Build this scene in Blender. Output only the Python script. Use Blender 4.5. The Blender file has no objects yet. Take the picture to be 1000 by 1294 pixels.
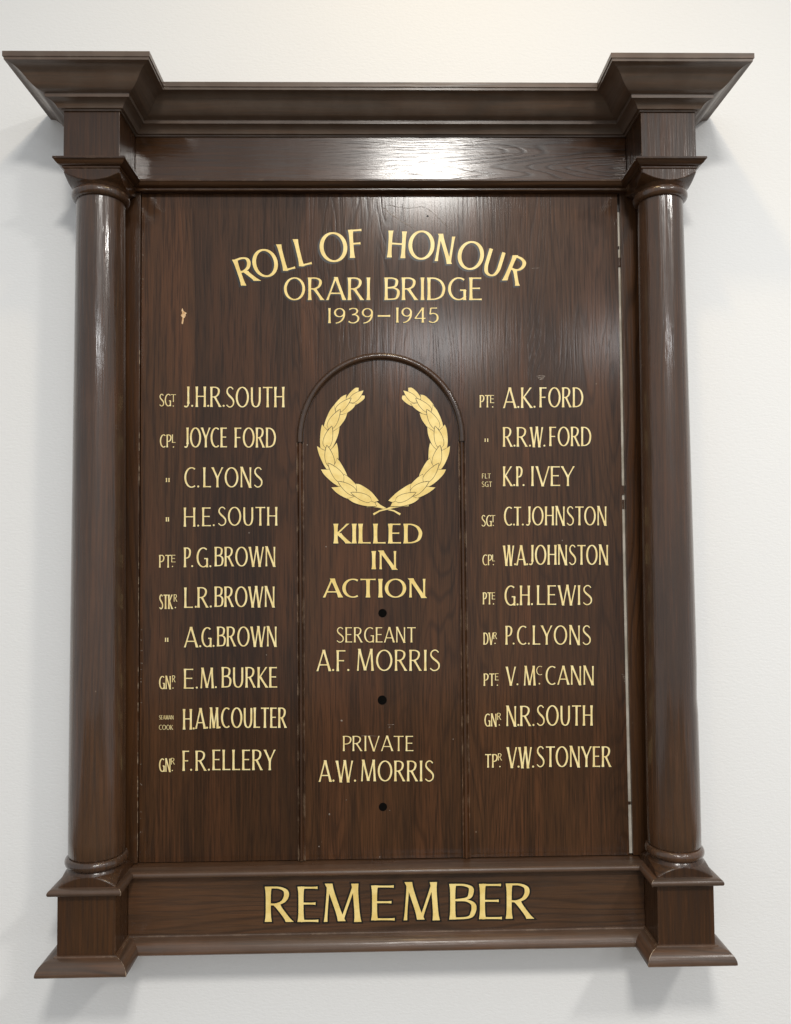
import bpy, bmesh, math, random
from mathutils import Vector, Matrix
random.seed(7)
SC = bpy.context.scene
COL = SC.collection
# ------------------------------------------------------------------ camera
# world: X right along the wall, Z up, the wall face is y = 0 and the room lies at y < 0.
CX, CZ, CD = -0.0049, -0.0128, 1.0054
YAW, PITCH, ROLL, FPX = 0.0186, 0.0394, -0.0085, 1000.0
cy, sy, cp, sp, cr, sr = math.cos(YAW), math.sin(YAW), math.cos(PITCH), math.sin(PITCH), math.cos(ROLL), math.sin(ROLL)
FWD = Vector((sy * cp, cy * cp, sp))
_r = Vector((cy, -sy, 0))
_u = _r.cross(FWD)
RGT = _r * cr + _u * sr
UPV = _u * cr - _r * sr
cam_d = bpy.data.cameras.new('camera')
cam = bpy.data.objects.new('camera', cam_d)
COL.objects.link(cam)
m = Matrix((RGT, UPV, -FWD)).transposed().to_4x4()
m.translation = Vector((CX, -CD, CZ))
cam.matrix_world = m
cam_d.sensor_fit = 'HORIZONTAL'
cam_d.sensor_width = 36.0
cam_d.lens = 36.0 * FPX / 1000.0
cam_d.clip_start = 0.02
cam_d.clip_end = 60
SC.camera = cam
# ------------------------------------------------------------------ world and lamps
W = bpy.data.worlds.new('World')
SC.world = W
W.use_nodes = True
W.node_tree.nodes['Background'].inputs[0].default_value = (0.90, 0.945, 0.985, 1)
W.node_tree.nodes['Background'].inputs[1].default_value = 0.66
SC.view_settings.view_transform = 'Standard'
SC.view_settings.look = 'None'
SC.view_settings.exposure = 0.0
SC.view_settings.gamma = 1.0
SC.cycles.max_bounces = 6


def lamp(name, x, dist, h, sx, sy_, power, colr, target=None):
    d = bpy.data.lights.new(name, 'AREA')
    d.shape = 'RECTANGLE'
    d.size, d.size_y = sx, sy_
    d.energy = power
    d.color = colr
    o = bpy.data.objects.new(name, d)
    COL.objects.link(o)
    o.location = (x, -dist, CZ + h)
    if target:
        o.rotation_euler = (Vector(target) - o.location).to_track_quat('-Z', 'Y').to_euler()
    return o


lamp('ceiling_lamp_near', 0.16, 1.70, 1.25, 0.28, 0.32, 29.0, (1.0, 0.97, 0.92))
lamp('ceiling_lamp_near_right', 1.30, 1.55, 1.20, 0.20, 0.24, 20.0, (1.0, 0.97, 0.92))
lamp('ceiling_lamp_far', 0.36, 4.00, 1.25, 0.55, 0.8, 32.0, (0.98, 0.99, 1.0))
lamp('ceiling_lamp_far_right', 1.50, 3.90, 1.25, 0.40, 0.7, 16.0, (0.98, 0.99, 1.0))
lamp('ceiling_downlight', 0.10, 0.46, 1.12, 0.07, 0.07, 2.1, (1.0, 0.75, 0.40))


# ------------------------------------------------------------------ materials
class NT:
    def __init__(s, name):
        s.m = bpy.data.materials.new(name)
        s.m.use_nodes = True
        s.t = s.m.node_tree
        s.b = s.t.nodes['Principled BSDF']

    def n(s, typ, **kw):
        o = s.t.nodes.new(typ)
        for k, v in kw.items():
            setattr(o, k, v)
        return o

    def put(s, sock, v):
        if isinstance(v, bpy.types.NodeSocket):
            s.t.links.new(v, sock)
        else:
            sock.default_value = v

    def math(s, op, a, b=0.0, c=0.0, clamp=False):
        o = s.n('ShaderNodeMath', operation=op)
        o.use_clamp = clamp
        for i, v in enumerate((a, b, c)):
            s.put(o.inputs[i], v)
        return o.outputs[0]

    def noise(s, vec, scale, detail=2.0, rough=0.5, dist=0.0):
        o = s.n('ShaderNodeTexNoise')
        s.put(o.inputs['Vector'], vec)
        o.inputs['Scale'].default_value = scale
        o.inputs['Detail'].default_value = detail
        o.inputs['Roughness'].default_value = rough
        o.inputs['Distortion'].default_value = dist
        return o.outputs['Fac']

    def vmul(s, vec, xyz):
        o = s.n('ShaderNodeVectorMath', operation='MULTIPLY')
        s.put(o.inputs[0], vec)
        o.inputs[1].default_value = xyz
        return o.outputs[0]

    def vadd(s, a, b):
        o = s.n('ShaderNodeVectorMath', operation='ADD')
        s.put(o.inputs[0], a)
        s.put(o.inputs[1], b)
        return o.outputs[0]

    def mix(s, f, a, b, blend='MIX'):
        o = s.n('ShaderNodeMix', data_type='RGBA', blend_type=blend)
        s.put(o.inputs[0], f)
        s.put(o.inputs[6], a)
        s.put(o.inputs[7], b)
        return o.outputs[2]

    def ramp(s, f, a, b, ca=0.0, cb=1.0):
        o = s.n('ShaderNodeMapRange')
        s.put(o.inputs[0], f)
        for i, v in enumerate((a, b, ca, cb)):
            o.inputs[i + 1].default_value = v
        o.interpolation_type = 'SMOOTHSTEP'
        return o.outputs[0]


def c4(c, k=1.0):
    return (c[0] * k, c[1] * k, c[2] * k, 1)


DARK = (0.023, 0.0100, 0.0042)
MID = (0.058, 0.0250, 0.0093)
RED = (0.092, 0.0355, 0.0135)


def wood(name, axis, rough=0.28, coat=0.35, coat_rough=0.12, tone=1.0, red=0.5, figure=0.5, bump=0.5, wear=0.0, pore=1.0, wave=0.12, rings=0.62, haze_tone=0.0, spec=0.32, cbump=1.0, ringb=0.10):
    """dark stained and varnished oak, grain running along the given axis"""
    k = NT(name)
    tc = k.n('ShaderNodeTexCoord').outputs['Object']
    rnd = k.n('ShaderNodeObjectInfo').outputs['Random']
    sh = k.n('ShaderNodeCombineXYZ')
    for i, f in enumerate((3.7, 9.1, 5.3)):
        k.put(sh.inputs[i], k.math('MULTIPLY', rnd, f))
    p = k.vadd(tc, sh.outputs[0])
    long_ = {'X': 0, 'Y': 1, 'Z': 2}[axis]

    def st(a, l):
        v = [a, a, a]
        v[long_] = l
        return k.vmul(p, v)
    warp = k.noise(st(7.0, 0.9), 1.0, 3.0, 0.55)
    warp2 = k.noise(st(26.0, 3.5), 1.0, 2.0, 0.5)
    sep = k.n('ShaderNodeSeparateXYZ')
    k.put(sep.inputs[0], p)
    across = k.math('ADD', sep.outputs[0 if long_ != 0 else 2], k.math('MULTIPLY', sep.outputs[1 if long_ != 1 else 2], 0.6))
    t = k.math('ADD', k.math('MULTIPLY', across, 230.0), k.math('ADD', k.math('MULTIPLY', warp, 110.0 * figure), k.math('MULTIPLY', warp2, 3.0)))
    ring = k.math('PINGPONG', t, 1.0)
    ring = k.ramp(ring, 0.50, 1.0)
    ringamt = k.ramp(k.noise(st(6.0, 1.6), 1.0, 1.0), 0.42, 0.60, 0.12, 1.0)
    ring = k.math('MULTIPLY', ring, ringamt)
    p1 = k.noise(st(520.0, 22.0), 1.0, 2.0, 0.6)
    p2 = k.noise(st(260.0, 9.0), 1.0, 3.0, 0.6)
    fine = k.math('ADD', k.math('MULTIPLY', p1, 0.5), k.math('MULTIPLY', p2, 0.5))
    fleck = k.ramp(fine, 0.47, 0.62)
    patch = k.noise(st(9.0, 2.0), 1.0, 2.0, 0.55)
    patch2 = k.noise(st(20.0, 3.2), 1.0, 2.0, 0.5)
    col = k.mix(k.ramp(patch, 0.28, 0.68), c4(DARK, 1.45 * tone), c4(MID, tone))
    col = k.mix(k.math('MULTIPLY', k.ramp(patch2, 0.46, 0.70), red), col, c4(RED, tone))
    col = k.mix(k.math('MULTIPLY', fleck, 0.48 * pore), col, c4(DARK, 0.75 * tone))
    lightfl = k.ramp(fine, 0.47, 0.36)
    col = k.mix(k.math('MULTIPLY', lightfl, 0.24 * pore), col, c4(RED, 1.15 * tone))
    col = k.mix(k.math('MULTIPLY', ring, rings), col, c4(DARK, 0.62 * tone))
    # board to board tone
    hv = k.ramp(rnd, 0.0, 1.0, 0.86, 1.16)
    hs = k.n('ShaderNodeHueSaturation')
    k.put(hs.inputs['Value'], hv)
    hs.inputs['Saturation'].default_value = 1.0
    k.put(hs.inputs['Color'], col)
    col = hs.outputs[0]
    if wear > 0:
        bv = k.n('ShaderNodeBevel', samples=4)
        bv.inputs['Radius'].default_value = 0.0011
        g = k.n('ShaderNodeNewGeometry')
        dt = k.n('ShaderNodeVectorMath', operation='DOT_PRODUCT')
        k.put(dt.inputs[0], bv.outputs[0])
        k.put(dt.inputs[1], g.outputs['Normal'])
        e = k.ramp(dt.outputs['Value'], 0.985, 0.90)
        wn = k.ramp(k.noise(tc, 60.0, 3.0, 0.7), 0.45, 0.68)
        col = k.mix(k.math('MULTIPLY', k.math('MULTIPLY', e, wn), wear), col, (0.30, 0.20, 0.125, 1))
    if haze_tone > 0:       # grey-brown mix: painted camera haze on the cornice, plain paler tone elsewhere
        col = k.mix(k.ramp(k.noise(tc, 30.0, 3.0, 0.6), 0.3, 0.7, haze_tone * 0.8, haze_tone * 1.2), col, (0.20, 0.165, 0.135, 1))
    # scattered tiny pale nicks
    vo = k.n('ShaderNodeTexVoronoi', feature='F1')
    k.put(vo.inputs['Vector'], tc)
    vo.inputs['Scale'].default_value = 26.0
    nick = k.ramp(vo.outputs['Distance'], 0.035, 0.015)
    sel = k.math('GREATER_THAN', k.noise(vo.outputs['Position'], 40.0, 0.0), 0.60)
    col = k.mix(k.math('MULTIPLY', nick, k.math('MULTIPLY', sel, 0.5)), col, (0.26, 0.19, 0.13, 1))
    k.put(k.b.inputs['Base Color'], col)
    smear = k.noise(k.vmul(tc, (14, 14, 6)), 1.0, 4.0, 0.6)
    r = k.math('ADD', k.ramp(smear, 0.3, 0.7, rough - 0.05, rough + 0.07), k.math('MULTIPLY', fleck, 0.12))
    k.put(k.b.inputs['Roughness'], r)
    k.b.inputs['Coat Weight'].default_value = coat
    k.b.inputs['Coat Roughness'].default_value = coat_rough
    k.b.inputs['IOR'].default_value = 1.5
    k.b.inputs['Specular IOR Level'].default_value = spec
    h = k.math('SUBTRACT', k.math('MULTIPLY', fine, -1.0), k.math('MULTIPLY', ring, ringb))
    h = k.math('ADD', h, k.math('MULTIPLY', warp2, wave))
    bp = k.n('ShaderNodeBump')
    bp.inputs['Strength'].default_value = bump
    bp.inputs['Distance'].default_value = 0.0006
    k.put(bp.inputs['Height'], h)
    k.put(k.b.inputs['Normal'], bp.outputs[0])
    bp2 = k.n('ShaderNodeBump')
    bp2.inputs['Strength'].default_value = bump * cbump
    bp2.inputs['Distance'].default_value = 0.0006
    k.put(bp2.inputs['Height'], h)
    k.put(k.b.inputs['Coat Normal'], bp2.outputs[0])
    return k.m


M = {}
M['panel'] = wood('panel_oak', 'Z', rough=0.42, coat=0.50, coat_rough=0.15, figure=0.85, bump=0.55, red=0.55, rings=0.45, spec=0.12, cbump=0.38, tone=1.08, pore=1.35, ringb=0.2)
M['wx'] = wood('oak_lengthwise', 'X', rough=0.30, coat=0.35, coat_rough=0.16, red=0.4, wear=0.75, figure=0.4, bump=0.4)
M['wy'] = wood('oak_return', 'Y', rough=0.30, coat=0.35, coat_rough=0.16, red=0.25, wear=0.75, figure=0.3, bump=0.4)
M['wz'] = wood('oak_upright', 'Z', rough=0.30, coat=0.35, coat_rough=0.16, red=0.3, wear=0.75, figure=0.3, bump=0.4)
M['shaft'] = wood('oak_turned', 'Z', rough=0.24, coat=0.75, coat_rough=0.10, red=0.3, figure=0.2, bump=0.7, tone=1.0, pore=1.1, wave=1.3, rings=0.35, haze_tone=0.05)
M['cornice_x'] = wood('oak_cornice', 'X', rough=0.36, coat=0.25, coat_rough=0.22, red=0.08, wear=0.5, figure=0.25, bump=0.3, tone=1.4, haze_tone=0.36)  # raised tone and grey mix paint a pale veiling haze into the cornice
M['cornice_y'] = wood('oak_cornice_return', 'Y', rough=0.36, coat=0.25, coat_rough=0.22, red=0.08, wear=0.5, figure=0.25, bump=0.3, tone=1.4, haze_tone=0.36)
M['bead'] = wood('oak_bead', 'Z', rough=0.34, coat=0.3, coat_rough=0.2, red=0.5, wear=1.0, figure=0.3, bump=0.4, tone=1.35)
M['edge_x'] = wood('oak_worn_lengthwise', 'X', rough=0.34, coat=0.3, coat_rough=0.2, red=0.3, wear=1.0, figure=0.4, bump=0.5, tone=1.35, haze_tone=0.16)
M['edge_y'] = wood('oak_worn_return', 'Y', rough=0.34, coat=0.3, coat_rough=0.2, red=0.3, wear=1.0, figure=0.4, bump=0.5, tone=1.2, haze_tone=0.10)
M['base'] = wood('oak_base_rail', 'X', rough=0.32, coat=0.35, coat_rough=0.16, red=0.3, figure=0.5, bump=0.4, tone=1.12, haze_tone=0.06)
M['frieze'] = wood('oak_frieze', 'X', rough=0.22, coat=0.62, coat_rough=0.15, red=0.35, figure=1.5, bump=0.5, cbump=0.55, ringb=0.4, rings=0.6)


def simple(name, colr, rough, metal=0.0, noise_amt=0.1, nscale=120.0, colr2=None):
    k = NT(name)
    tc = k.n('ShaderNodeTexCoord').outputs['Object']
    f = k.noise(tc, nscale, 3.0, 0.6)
    b = colr2 or tuple(c * (1 - noise_amt) for c in colr)
    k.put(k.b.inputs['Base Color'], k.mix(k.ramp(f, 0.35, 0.65), c4(colr), c4(b)))
    k.b.inputs['Roughness'].default_value = rough
    k.b.inputs['Metallic'].default_value = metal
    return k.m


M['gold'] = simple('gold_leaf_paint', (0.94, 0.73, 0.28), 0.36, 0.0, nscale=70.0, colr2=(0.82, 0.60, 0.19))
M['gold_pale'] = simple('pale_gold_paint', (0.96, 0.80, 0.40), 0.42, 0.0, nscale=90.0, colr2=(0.86, 0.66, 0.28))
M['black'] = simple('black_outline_paint', (0.010, 0.007, 0.005), 0.4)
M['plug'] = simple('black_plug', (0.003, 0.0025, 0.002), 0.95)
M['plug'].node_tree.nodes['Principled BSDF'].inputs['Specular IOR Level'].default_value = 0.08
M['bare'] = simple('bare_timber', (0.85, 0.60, 0.34), 0.7, nscale=300.0, colr2=(0.60, 0.34, 0.15))
M['filler'] = simple('pale_filler', (0.62, 0.57, 0.49), 0.8, nscale=30.0, colr2=(0.42, 0.38, 0.31))
M['scratch'] = simple('scratched_varnish', (0.30, 0.24, 0.19), 0.5, nscale=500.0, colr2=(0.10, 0.07, 0.05))
M['worn'] = simple('worn_edge_timber', (0.42, 0.31, 0.21), 0.5, nscale=150.0, colr2=(0.07, 0.04, 0.025))

k = NT('wall_paint')
tc = k.n('ShaderNodeTexCoord').outputs['Object']
f1 = k.noise(tc, 2.2, 3.0, 0.5)
k.put(k.b.inputs['Base Color'], k.mix(f1, (0.815, 0.81, 0.795, 1), (0.845, 0.845, 0.835, 1)))
k.b.inputs['Roughness'].default_value = 0.62
hh = k.math('ADD', k.noise(k.vmul(tc, (1, 1, 2.2)), 160.0, 4.0, 0.65), k.math('MULTIPLY', k.noise(tc, 14.0, 2.0), 0.6))
bp = k.n('ShaderNodeBump')
bp.inputs['Strength'].default_value = 0.32
bp.inputs['Distance'].default_value = 0.0012
k.put(bp.inputs['Height'], hh)
k.put(k.b.inputs['Normal'], bp.outputs[0])
M['wall'] = k.m


# ------------------------------------------------------------------ helpers
def V(x, p, z):
    """x along the wall, p = distance out from the wall, z up"""
    return Vector((x, -p, z))


def un(px, py, p):
    """the point at distance p out from the wall that lies behind this spot of the photograph"""
    d = RGT * ((px - 500) / FPX) + UPV * ((647 - py) / FPX) + FWD
    t = (CD - p) / d.y
    return CX + d.x * t, CZ + d.z * t


def mesh_obj(name, verts, faces, mat, parent=None, smooth=False, label=None, bevel=0.0):
    me = bpy.data.meshes.new(name)
    me.from_pydata([tuple(v) for v in verts], [], faces)
    me.update()
    bm = bmesh.new()
    bm.from_mesh(me)
    bmesh.ops.recalc_face_normals(bm, faces=bm.faces)
    bm.to_mesh(me)
    bm.free()
    me.materials.append(mat)
    o = bpy.data.objects.new(name, me)
    COL.objects.link(o)
    if parent:
        o.parent = parent
    if bevel:
        b = o.modifiers.new('bevel', 'BEVEL')
        b.width = bevel
        b.segments = 2
        b.limit_method = 'ANGLE'
        b.angle_limit = math.radians(35)
    if smooth:
        for pl in me.polygons:
            pl.use_smooth = True
        me.set_sharp_from_angle(angle=math.radians(38))
    if label:
        o['label'] = label
    return o


def box(name, x0, x1, p0, p1, z0, z1, mat, parent=None, bevel=0.0005, label=None):
    v = [V(x, p, z) for x in (x0, x1) for p in (p0, p1) for z in (z0, z1)]
    f = [(0, 1, 3, 2), (4, 6, 7, 5), (0, 4, 5, 1), (2, 3, 7, 6), (0, 2, 6, 4), (1, 5, 7, 3)]
    return mesh_obj(name, v, f, mat, parent, bevel=bevel, label=label)


def spline(pts, n=5):
    """Catmull-Rom through the profile points"""
    out = []
    P = [pts[0]] + list(pts) + [pts[-1]]
    for i in range(1, len(P) - 2):
        a, b, c, d = P[i - 1], P[i], P[i + 1], P[i + 2]
        for j in range(n):
            t = j / n
            out.append(tuple(0.5 * ((2 * b[q]) + (-a[q] + c[q]) * t + (2 * a[q] - 5 * b[q] + 4 * c[q] - d[q]) * t * t + (-a[q] + 3 * b[q] - 3 * c[q] + d[q]) * t ** 3) for q in (0, 1)))
    out.append(pts[-1])
    return out


# ------------------------------------------------------------------ setting
wall = box('wall', -4.0, 4.0, -0.15, 0.0, -1.55, 2.6, M['wall'], bevel=0)
wall['kind'] = 'structure'
wall['label'] = 'pale painted wall behind the wooden honour board'

k = NT('floor_carpet')
tc = k.n('ShaderNodeTexCoord').outputs['Object']
k.put(k.b.inputs['Base Color'], k.mix(k.noise(tc, 60.0, 4.0, 0.7), (0.11, 0.085, 0.06, 1), (0.20, 0.155, 0.11, 1)))
k.b.inputs['Roughness'].default_value = 0.9
M['floor'] = k.m
floor = box('floor', -4.0, 4.0, 0.0, 7.0, -1.60, -1.55, M['floor'], bevel=0)
floor['kind'] = 'structure'
floor['label'] = 'brown carpeted floor of the room in front of the wall'

# ------------------------------------------------------------------ the board
board = bpy.data.objects.new('honour_board', None)
board.empty_display_size = 0.1
COL.objects.link(board)
board['label'] = 'dark varnished wooden roll of honour board with columns and gilt lettering on the white wall'
board['category'] = 'honour board'

KO, KI, PK = 0.3775, 0.3115, 0.079      # the blocks over and under the columns
PF, PB, PP = 0.020, 0.034, 0.011        # frieze plane, base plane, panel plane


def plan(pm, sc=1.0):
    return [(-KO, 0.0), (-KO, PK), (-KI, PK), (-KI, pm), (KI, pm), (KI, PK), (KO, PK), (KO, 0.0)]


def off(i, d, pm):
    x, p = plan(pm)[i]
    s = [(-1, 0), (-1, 1), (1, 1), (1, 1), (-1, 1), (-1, 1), (1, 1), (1, 0)][i]
    return x + s[0] * d, p + s[1] * d


def moulding(name, prof, pm, mx, my):
    """one mitred length per side of the plan, each its own piece"""
    n = len(prof)
    for i in range(7):
        v, f = [], []
        for j in (i, i + 1):
            for d, z in prof:
                x, p = off(j, d, pm)
                v.append(V(x, max(p, 0.0004), z))
        for a in range(n):
            b = (a + 1) % n
            f.append((a, b, n + b, n + a))
        mesh_obj(name, v, f, mx if i in (1, 3, 5) else my, board, smooth=True)


# cornice
ogee = spline([(0.0482, 0.5358), (0.0415, 0.5345), (0.0350, 0.5300), (0.0285, 0.5225), (0.0225, 0.5178), (0.0162, 0.5158)], 4)
cove = spline([(0.0135, 0.5112), (0.0095, 0.5095), (0.0065, 0.5065), (0.0052, 0.5042)], 3)
corn = [(-0.012, 0.5447), (0.0495, 0.5447), (0.0495, 0.5390), (0.0484, 0.5384)] + ogee + [(0.0158, 0.5116)] + cove + [(0.0022, 0.5040), (0.0018, 0.5026), (-0.012, 0.5026)]
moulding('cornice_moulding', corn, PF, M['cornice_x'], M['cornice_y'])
# moulding above the capitals, running on as the lower edge of the frieze
neck = [(-0.008, 0.4445), (0.0092, 0.4445), (0.0094, 0.4422)] + spline([(0.0080, 0.4412), (0.0062, 0.4385), (0.0035, 0.4368), (0.0012, 0.4362)], 3) + [(0.0012, 0.4345), (0.0002, 0.4335), (-0.008, 0.4335)]
moulding('neck_moulding', neck, PF, M['wx'], M['wy'])
# nosing on top of the pedestals and along the lower rail
nose = [(-0.008, -0.4028), (0.0030, -0.4028)] + spline([(0.0055, -0.4030), (0.0079, -0.4042), (0.0089, -0.4067), (0.0081, -0.4092), (0.0058, -0.4103)], 4) + [(0.0008, -0.4106), (-0.008, -0.4106)]
moulding('nosing', nose, PB, M['edge_x'], M['edge_y'])
# plinth moulding
plin = [(-0.008, -0.4788), (0.0026, -0.4788), (0.0030, -0.4800)] + spline([(0.0050, -0.4802), (0.0105, -0.4813), (0.0153, -0.4852), (0.0177, -0.4903), (0.0180, -0.4940)], 4) + [(0.0165, -0.4953), (-0.008, -0.4953)]
moulding('plinth_moulding', plin, PB, M['edge_x'], M['edge_y'])

for s in (-1, 1):
    a, b = sorted((s * KI, s * KO))
    box('frieze_block', a, b, 0.0002, PK, 0.4340, 0.5435, M['wz'], board)
    box('pedestal', a, b, 0.0002, PK, -0.4940, -0.4034, M['wz'], board)
box('frieze', -KI + 0.0002, KI - 0.0002, 0.0002, PF, 0.4342, 0.5432, M['frieze'], board)
box('base_rail', -KI + 0.0002, KI - 0.0002, 0.0002, PB, -0.4938, -0.4036, M['base'], board)
# backing stiles between panel and columns
def upright(name, left, right, p0, p1, mat, bevel=0.0004, label=None):
    """a board standing on end whose two long edges follow (x, z) points"""
    n = len(left)
    v = [V(x, p, z) for p in (p0, p1) for (x, z) in left + right[::-1]]
    q = 2 * n
    f = [tuple(range(q)), tuple(range(q, 2 * q))] + [(i, (i + 1) % q, q + (i + 1) % q, q + i) for i in range(q)]
    return mesh_obj(name, v, f, mat, board, bevel=bevel, label=label)


PZ0, PZ1 = -0.4024, 0.4338
STILE_EDGE = [(0.3051, PZ0), (0.3043, -0.22), (0.3040, -0.03), (0.3048, 0.25), (0.3047, PZ1)]
PANEL_EDGE = [(0.3009, PZ0), (0.3004, -0.22), (0.3003, -0.03), (0.3015, 0.25), (0.3019, PZ1)]
upright('stile', [(-0.362, PZ0), (-0.362, PZ1)], [(-0.3063, PZ0), (-0.3063, PZ1)], 0.0002, 0.0142, M['wz'])
upright('stile', STILE_EDGE, [(0.362, z) for x, z in STILE_EDGE], 0.0002, 0.0127, M['wz'])
box('filler_strip', 0.2990, 0.3056, 0.0001, 0.0085, PZ0 + 0.001, 0.4105, M['filler'], board, bevel=0, label='pale strip showing in the open joint at the right edge of the panel')


# ------------------------------------------------------------------ columns
def lathe(prof, cx, cp, n=72):
    v, f = [], []
    for r, z in prof:
        for q in range(n):
            a = 2 * math.pi * q / n
            v.append(V(cx + r * math.sin(a), cp + r * math.cos(a), z))
    m_ = len(prof)
    for i in range(m_ - 1):
        for q in range(n):
            q2 = (q + 1) % n
            f.append((i * n + q, i * n + q2, (i + 1) * n + q2, (i + 1) * n + q))
    f.append(tuple(range(n)))
    f.append(tuple((m_ - 1) * n + q for q in range(n)))
    return v, f


def cushion(name, rows, cx, cp, half, mat, parent, n=160):
    """a square block whose corners are turned away by a round moulding: rows of (radius, z)"""
    v, f = [], []
    for R, z in rows:
        for q in range(n):
            a = 2 * math.pi * (q + 0.5) / n + math.pi / 4
            s = half / max(abs(math.sin(a)), abs(math.cos(a)))
            r = min(R, s)
            v.append(V(cx + r * math.sin(a), cp + r * math.cos(a), z))
    k_ = len(rows)
    for i in range(k_ - 1):
        for q in range(n):
            q2 = (q + 1) % n
            f.append((i * n + q, i * n + q2, (i + 1) * n + q2, (i + 1) * n + q))
    f.append(tuple(range(n)))
    f.append(tuple((k_ - 1) * n + q for q in range(n)))
    o = mesh_obj(name, v, f, mat, parent, smooth=True)
    o.data.set_sharp_from_angle(angle=math.radians(28))
    return o


ZT, ZB = 0.4052, -0.3757
for s in (-1, 1):
    cx_, cp_ = s * 0.3445, 0.046
    prof = []
    N = 40
    rb, rt = (0.0322, 0.0282) if s < 0 else (0.0310, 0.0268)
    for i in range(N + 1):
        t = i / N
        z = ZB + (ZT - ZB) * t
        r = rb + (rt - rb) * (t ** 1.35)
        if i == 0:
            prof.append((r - 0.0012, z - 0.0002))
            prof.append((r - 0.0002, z + 0.0014))
        else:
            prof.append((r, z))
    v, f = lathe(prof, cx_, cp_)
    col = mesh_obj('column', v, f, M['shaft'], board, smooth=True,
                   label='left column, slightly stouter, its varnish streaked with light' if s < 0 else 'right column, slightly slimmer, with a dent low on its outer side')
    if s > 0:   # the dent low on the outer side
        for vt in col.data.vertices:
            dx, dz = vt.co.x - (cx_ + 0.030), vt.co.z + 0.193
            if dx > -0.02:
                vt.co.x -= 0.0016 * math.exp(-(dz / 0.012) ** 2) * max(0, 1 + dx / 0.02)

    def ring(zc, R, r, name='ring'):
        pr = [(R - r * 0.9, zc + r * 1.0)]
        for j in range(13):
            a = math.pi / 2 - math.pi * j / 12
            pr.append((R - r * 0.62 + r * 0.85 * math.cos(a), zc + r * math.sin(a)))
        pr.append((R - r * 0.9, zc - r * 1.0))
        v2, f2 = lathe(pr, cx_, cp_)
        mesh_obj(name, v2, f2, M['shaft'], col, smooth=True)
    k_ = 1.0 if s < 0 else 0.955
    ring(0.4112, 0.0325 * k_, 0.0063)
    ring(-0.3820, 0.0343 * k_, 0.0058)
    H = 0.0329
    rows = [(0.0302, 0.4165), (0.0316, 0.4185)]
    for j in range(25):
        t = j / 24
        rows.append((math.sqrt(H * H * (1 + t)), 0.4205 + 0.0095 * t))
    rows += [(0.0470, 0.4302), (0.0480, 0.43345)]
    cushion('capital', rows, cx_, cp_, H, M['wz'], col)
    rows = [(0.0480, -0.4029)]
    for j in range(25):
        t = j / 24
        rows.append((math.sqrt(H * H * (2 - t)) + 0.00002, -0.4027 + 0.0108 * t))
    rows += [(0.0322, -0.3900), (0.0305, -0.3878)]
    cushion('base_cushion', rows, cx_, cp_, H, M['wz'], col)

# ------------------------------------------------------------------ the panel: upright boards glued side by side
edges = [-0.3053]
for px in (246, 382, 517, 591, 672):
    edges.append(un(px, 760, PP)[0])
for i in range(len(edges)):
    pf_ = PP + (0.00005, -0.00004, 0.00003, 0.0, 0.00004, -0.00003)[i]
    a = edges[i] + 0.00004
    if i < len(edges) - 1:
        b = edges[i + 1] - 0.00004
        upright('panel_board', [(a, PZ0), (a, PZ1)], [(b, PZ0), (b, PZ1)], 0.0003, pf_, M['panel'], 0.0)
    else:
        upright('panel_board', [(a, z) for x, z in PANEL_EDGE], PANEL_EDGE, 0.0003, pf_, M['panel'], 0.0)
# packing pieces left in the open joint beside the panel
for (x0, x1, z0, z1, p) in ((0.3018, 0.3050, 0.339, 0.351, 0.0100), (0.3022, 0.3040, 0.362, 0.366, 0.0095), (0.3002, 0.3038, 0.046, 0.058, 0.0100), (0.3014, 0.3038, 0.028, 0.040, 0.0096), (0.3005, 0.3044, -0.3412, -0.3375, 0.0099)):
    box('packing_piece', x0, x1, 0.0086, p, z0, z1, M['wz'], board, bevel=0.0006)


# ------------------------------------------------------------------ beads round the centre panel
def strip_mould(name, path, prof, mat):
    """sweep a cross section (u across, h up off the panel) along a path lying on the panel"""
    v, f = [], []
    n = len(prof)
    for i, (x, z) in enumerate(path):
        a = path[max(0, i - 1)]
        b = path[min(len(path) - 1, i + 1)]
        t = Vector((b[0] - a[0], b[1] - a[1])).normalized()
        nx, nz = t.y, -t.x
        for u, h in prof:
            v.append(V(x + nx * u, PP + h, z + nz * u))
    for i in range(len(path) - 1):
        for q in range(n - 1):
            f.append((i * n + q, i * n + q + 1, (i + 1) * n + q + 1, (i + 1) * n + q))
    f.append(tuple(range(n)))
    f.append(tuple((len(path) - 1) * n + q for q in range(n)))
    return mesh_obj(name, v, f, mat, board, smooth=True)


AX, AZ, AR = -0.0038, 0.1190, 0.1018
half = [(-0.0046, 0.0001), (-0.0046, 0.0012)] + [(-0.0037 * math.cos(math.pi * j / 10), 0.0020 + 0.0042 * math.sin(math.pi * j / 10)) for j in range(11)] + [(0.0046, 0.0012), (0.0046, 0.0001)]
arc = [(AX + AR * math.cos(math.pi - math.pi * j / 48), AZ + AR * 1.03 * math.sin(math.pi - math.pi * j / 48)) for j in range(49)]
strip_mould('arch_moulding', [(AX - AR, AZ - 0.004)] + arc + [(AX + AR, AZ - 0.004)], half, M['shaft'])
low = [(-0.0046, 0.0001), (-0.0046, 0.0026), (-0.0036, 0.0028), (-0.0031, 0.0008)] + [(-0.0021 * math.cos(math.pi * j / 8) + 0.0002, 0.0014 + 0.0030 * math.sin(math.pi * j / 8)) for j in range(9)] + [(0.0031, 0.0008), (0.0036, 0.0028), (0.0046, 0.0026), (0.0046, 0.0001)]
for s in (-1, 1):
    strip_mould('bead', [(AX + s * AR, AZ - 0.0044), (AX + s * AR, -0.15), (AX + s * AR, PZ0 + 0.0002)], low, M['bead'])


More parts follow.
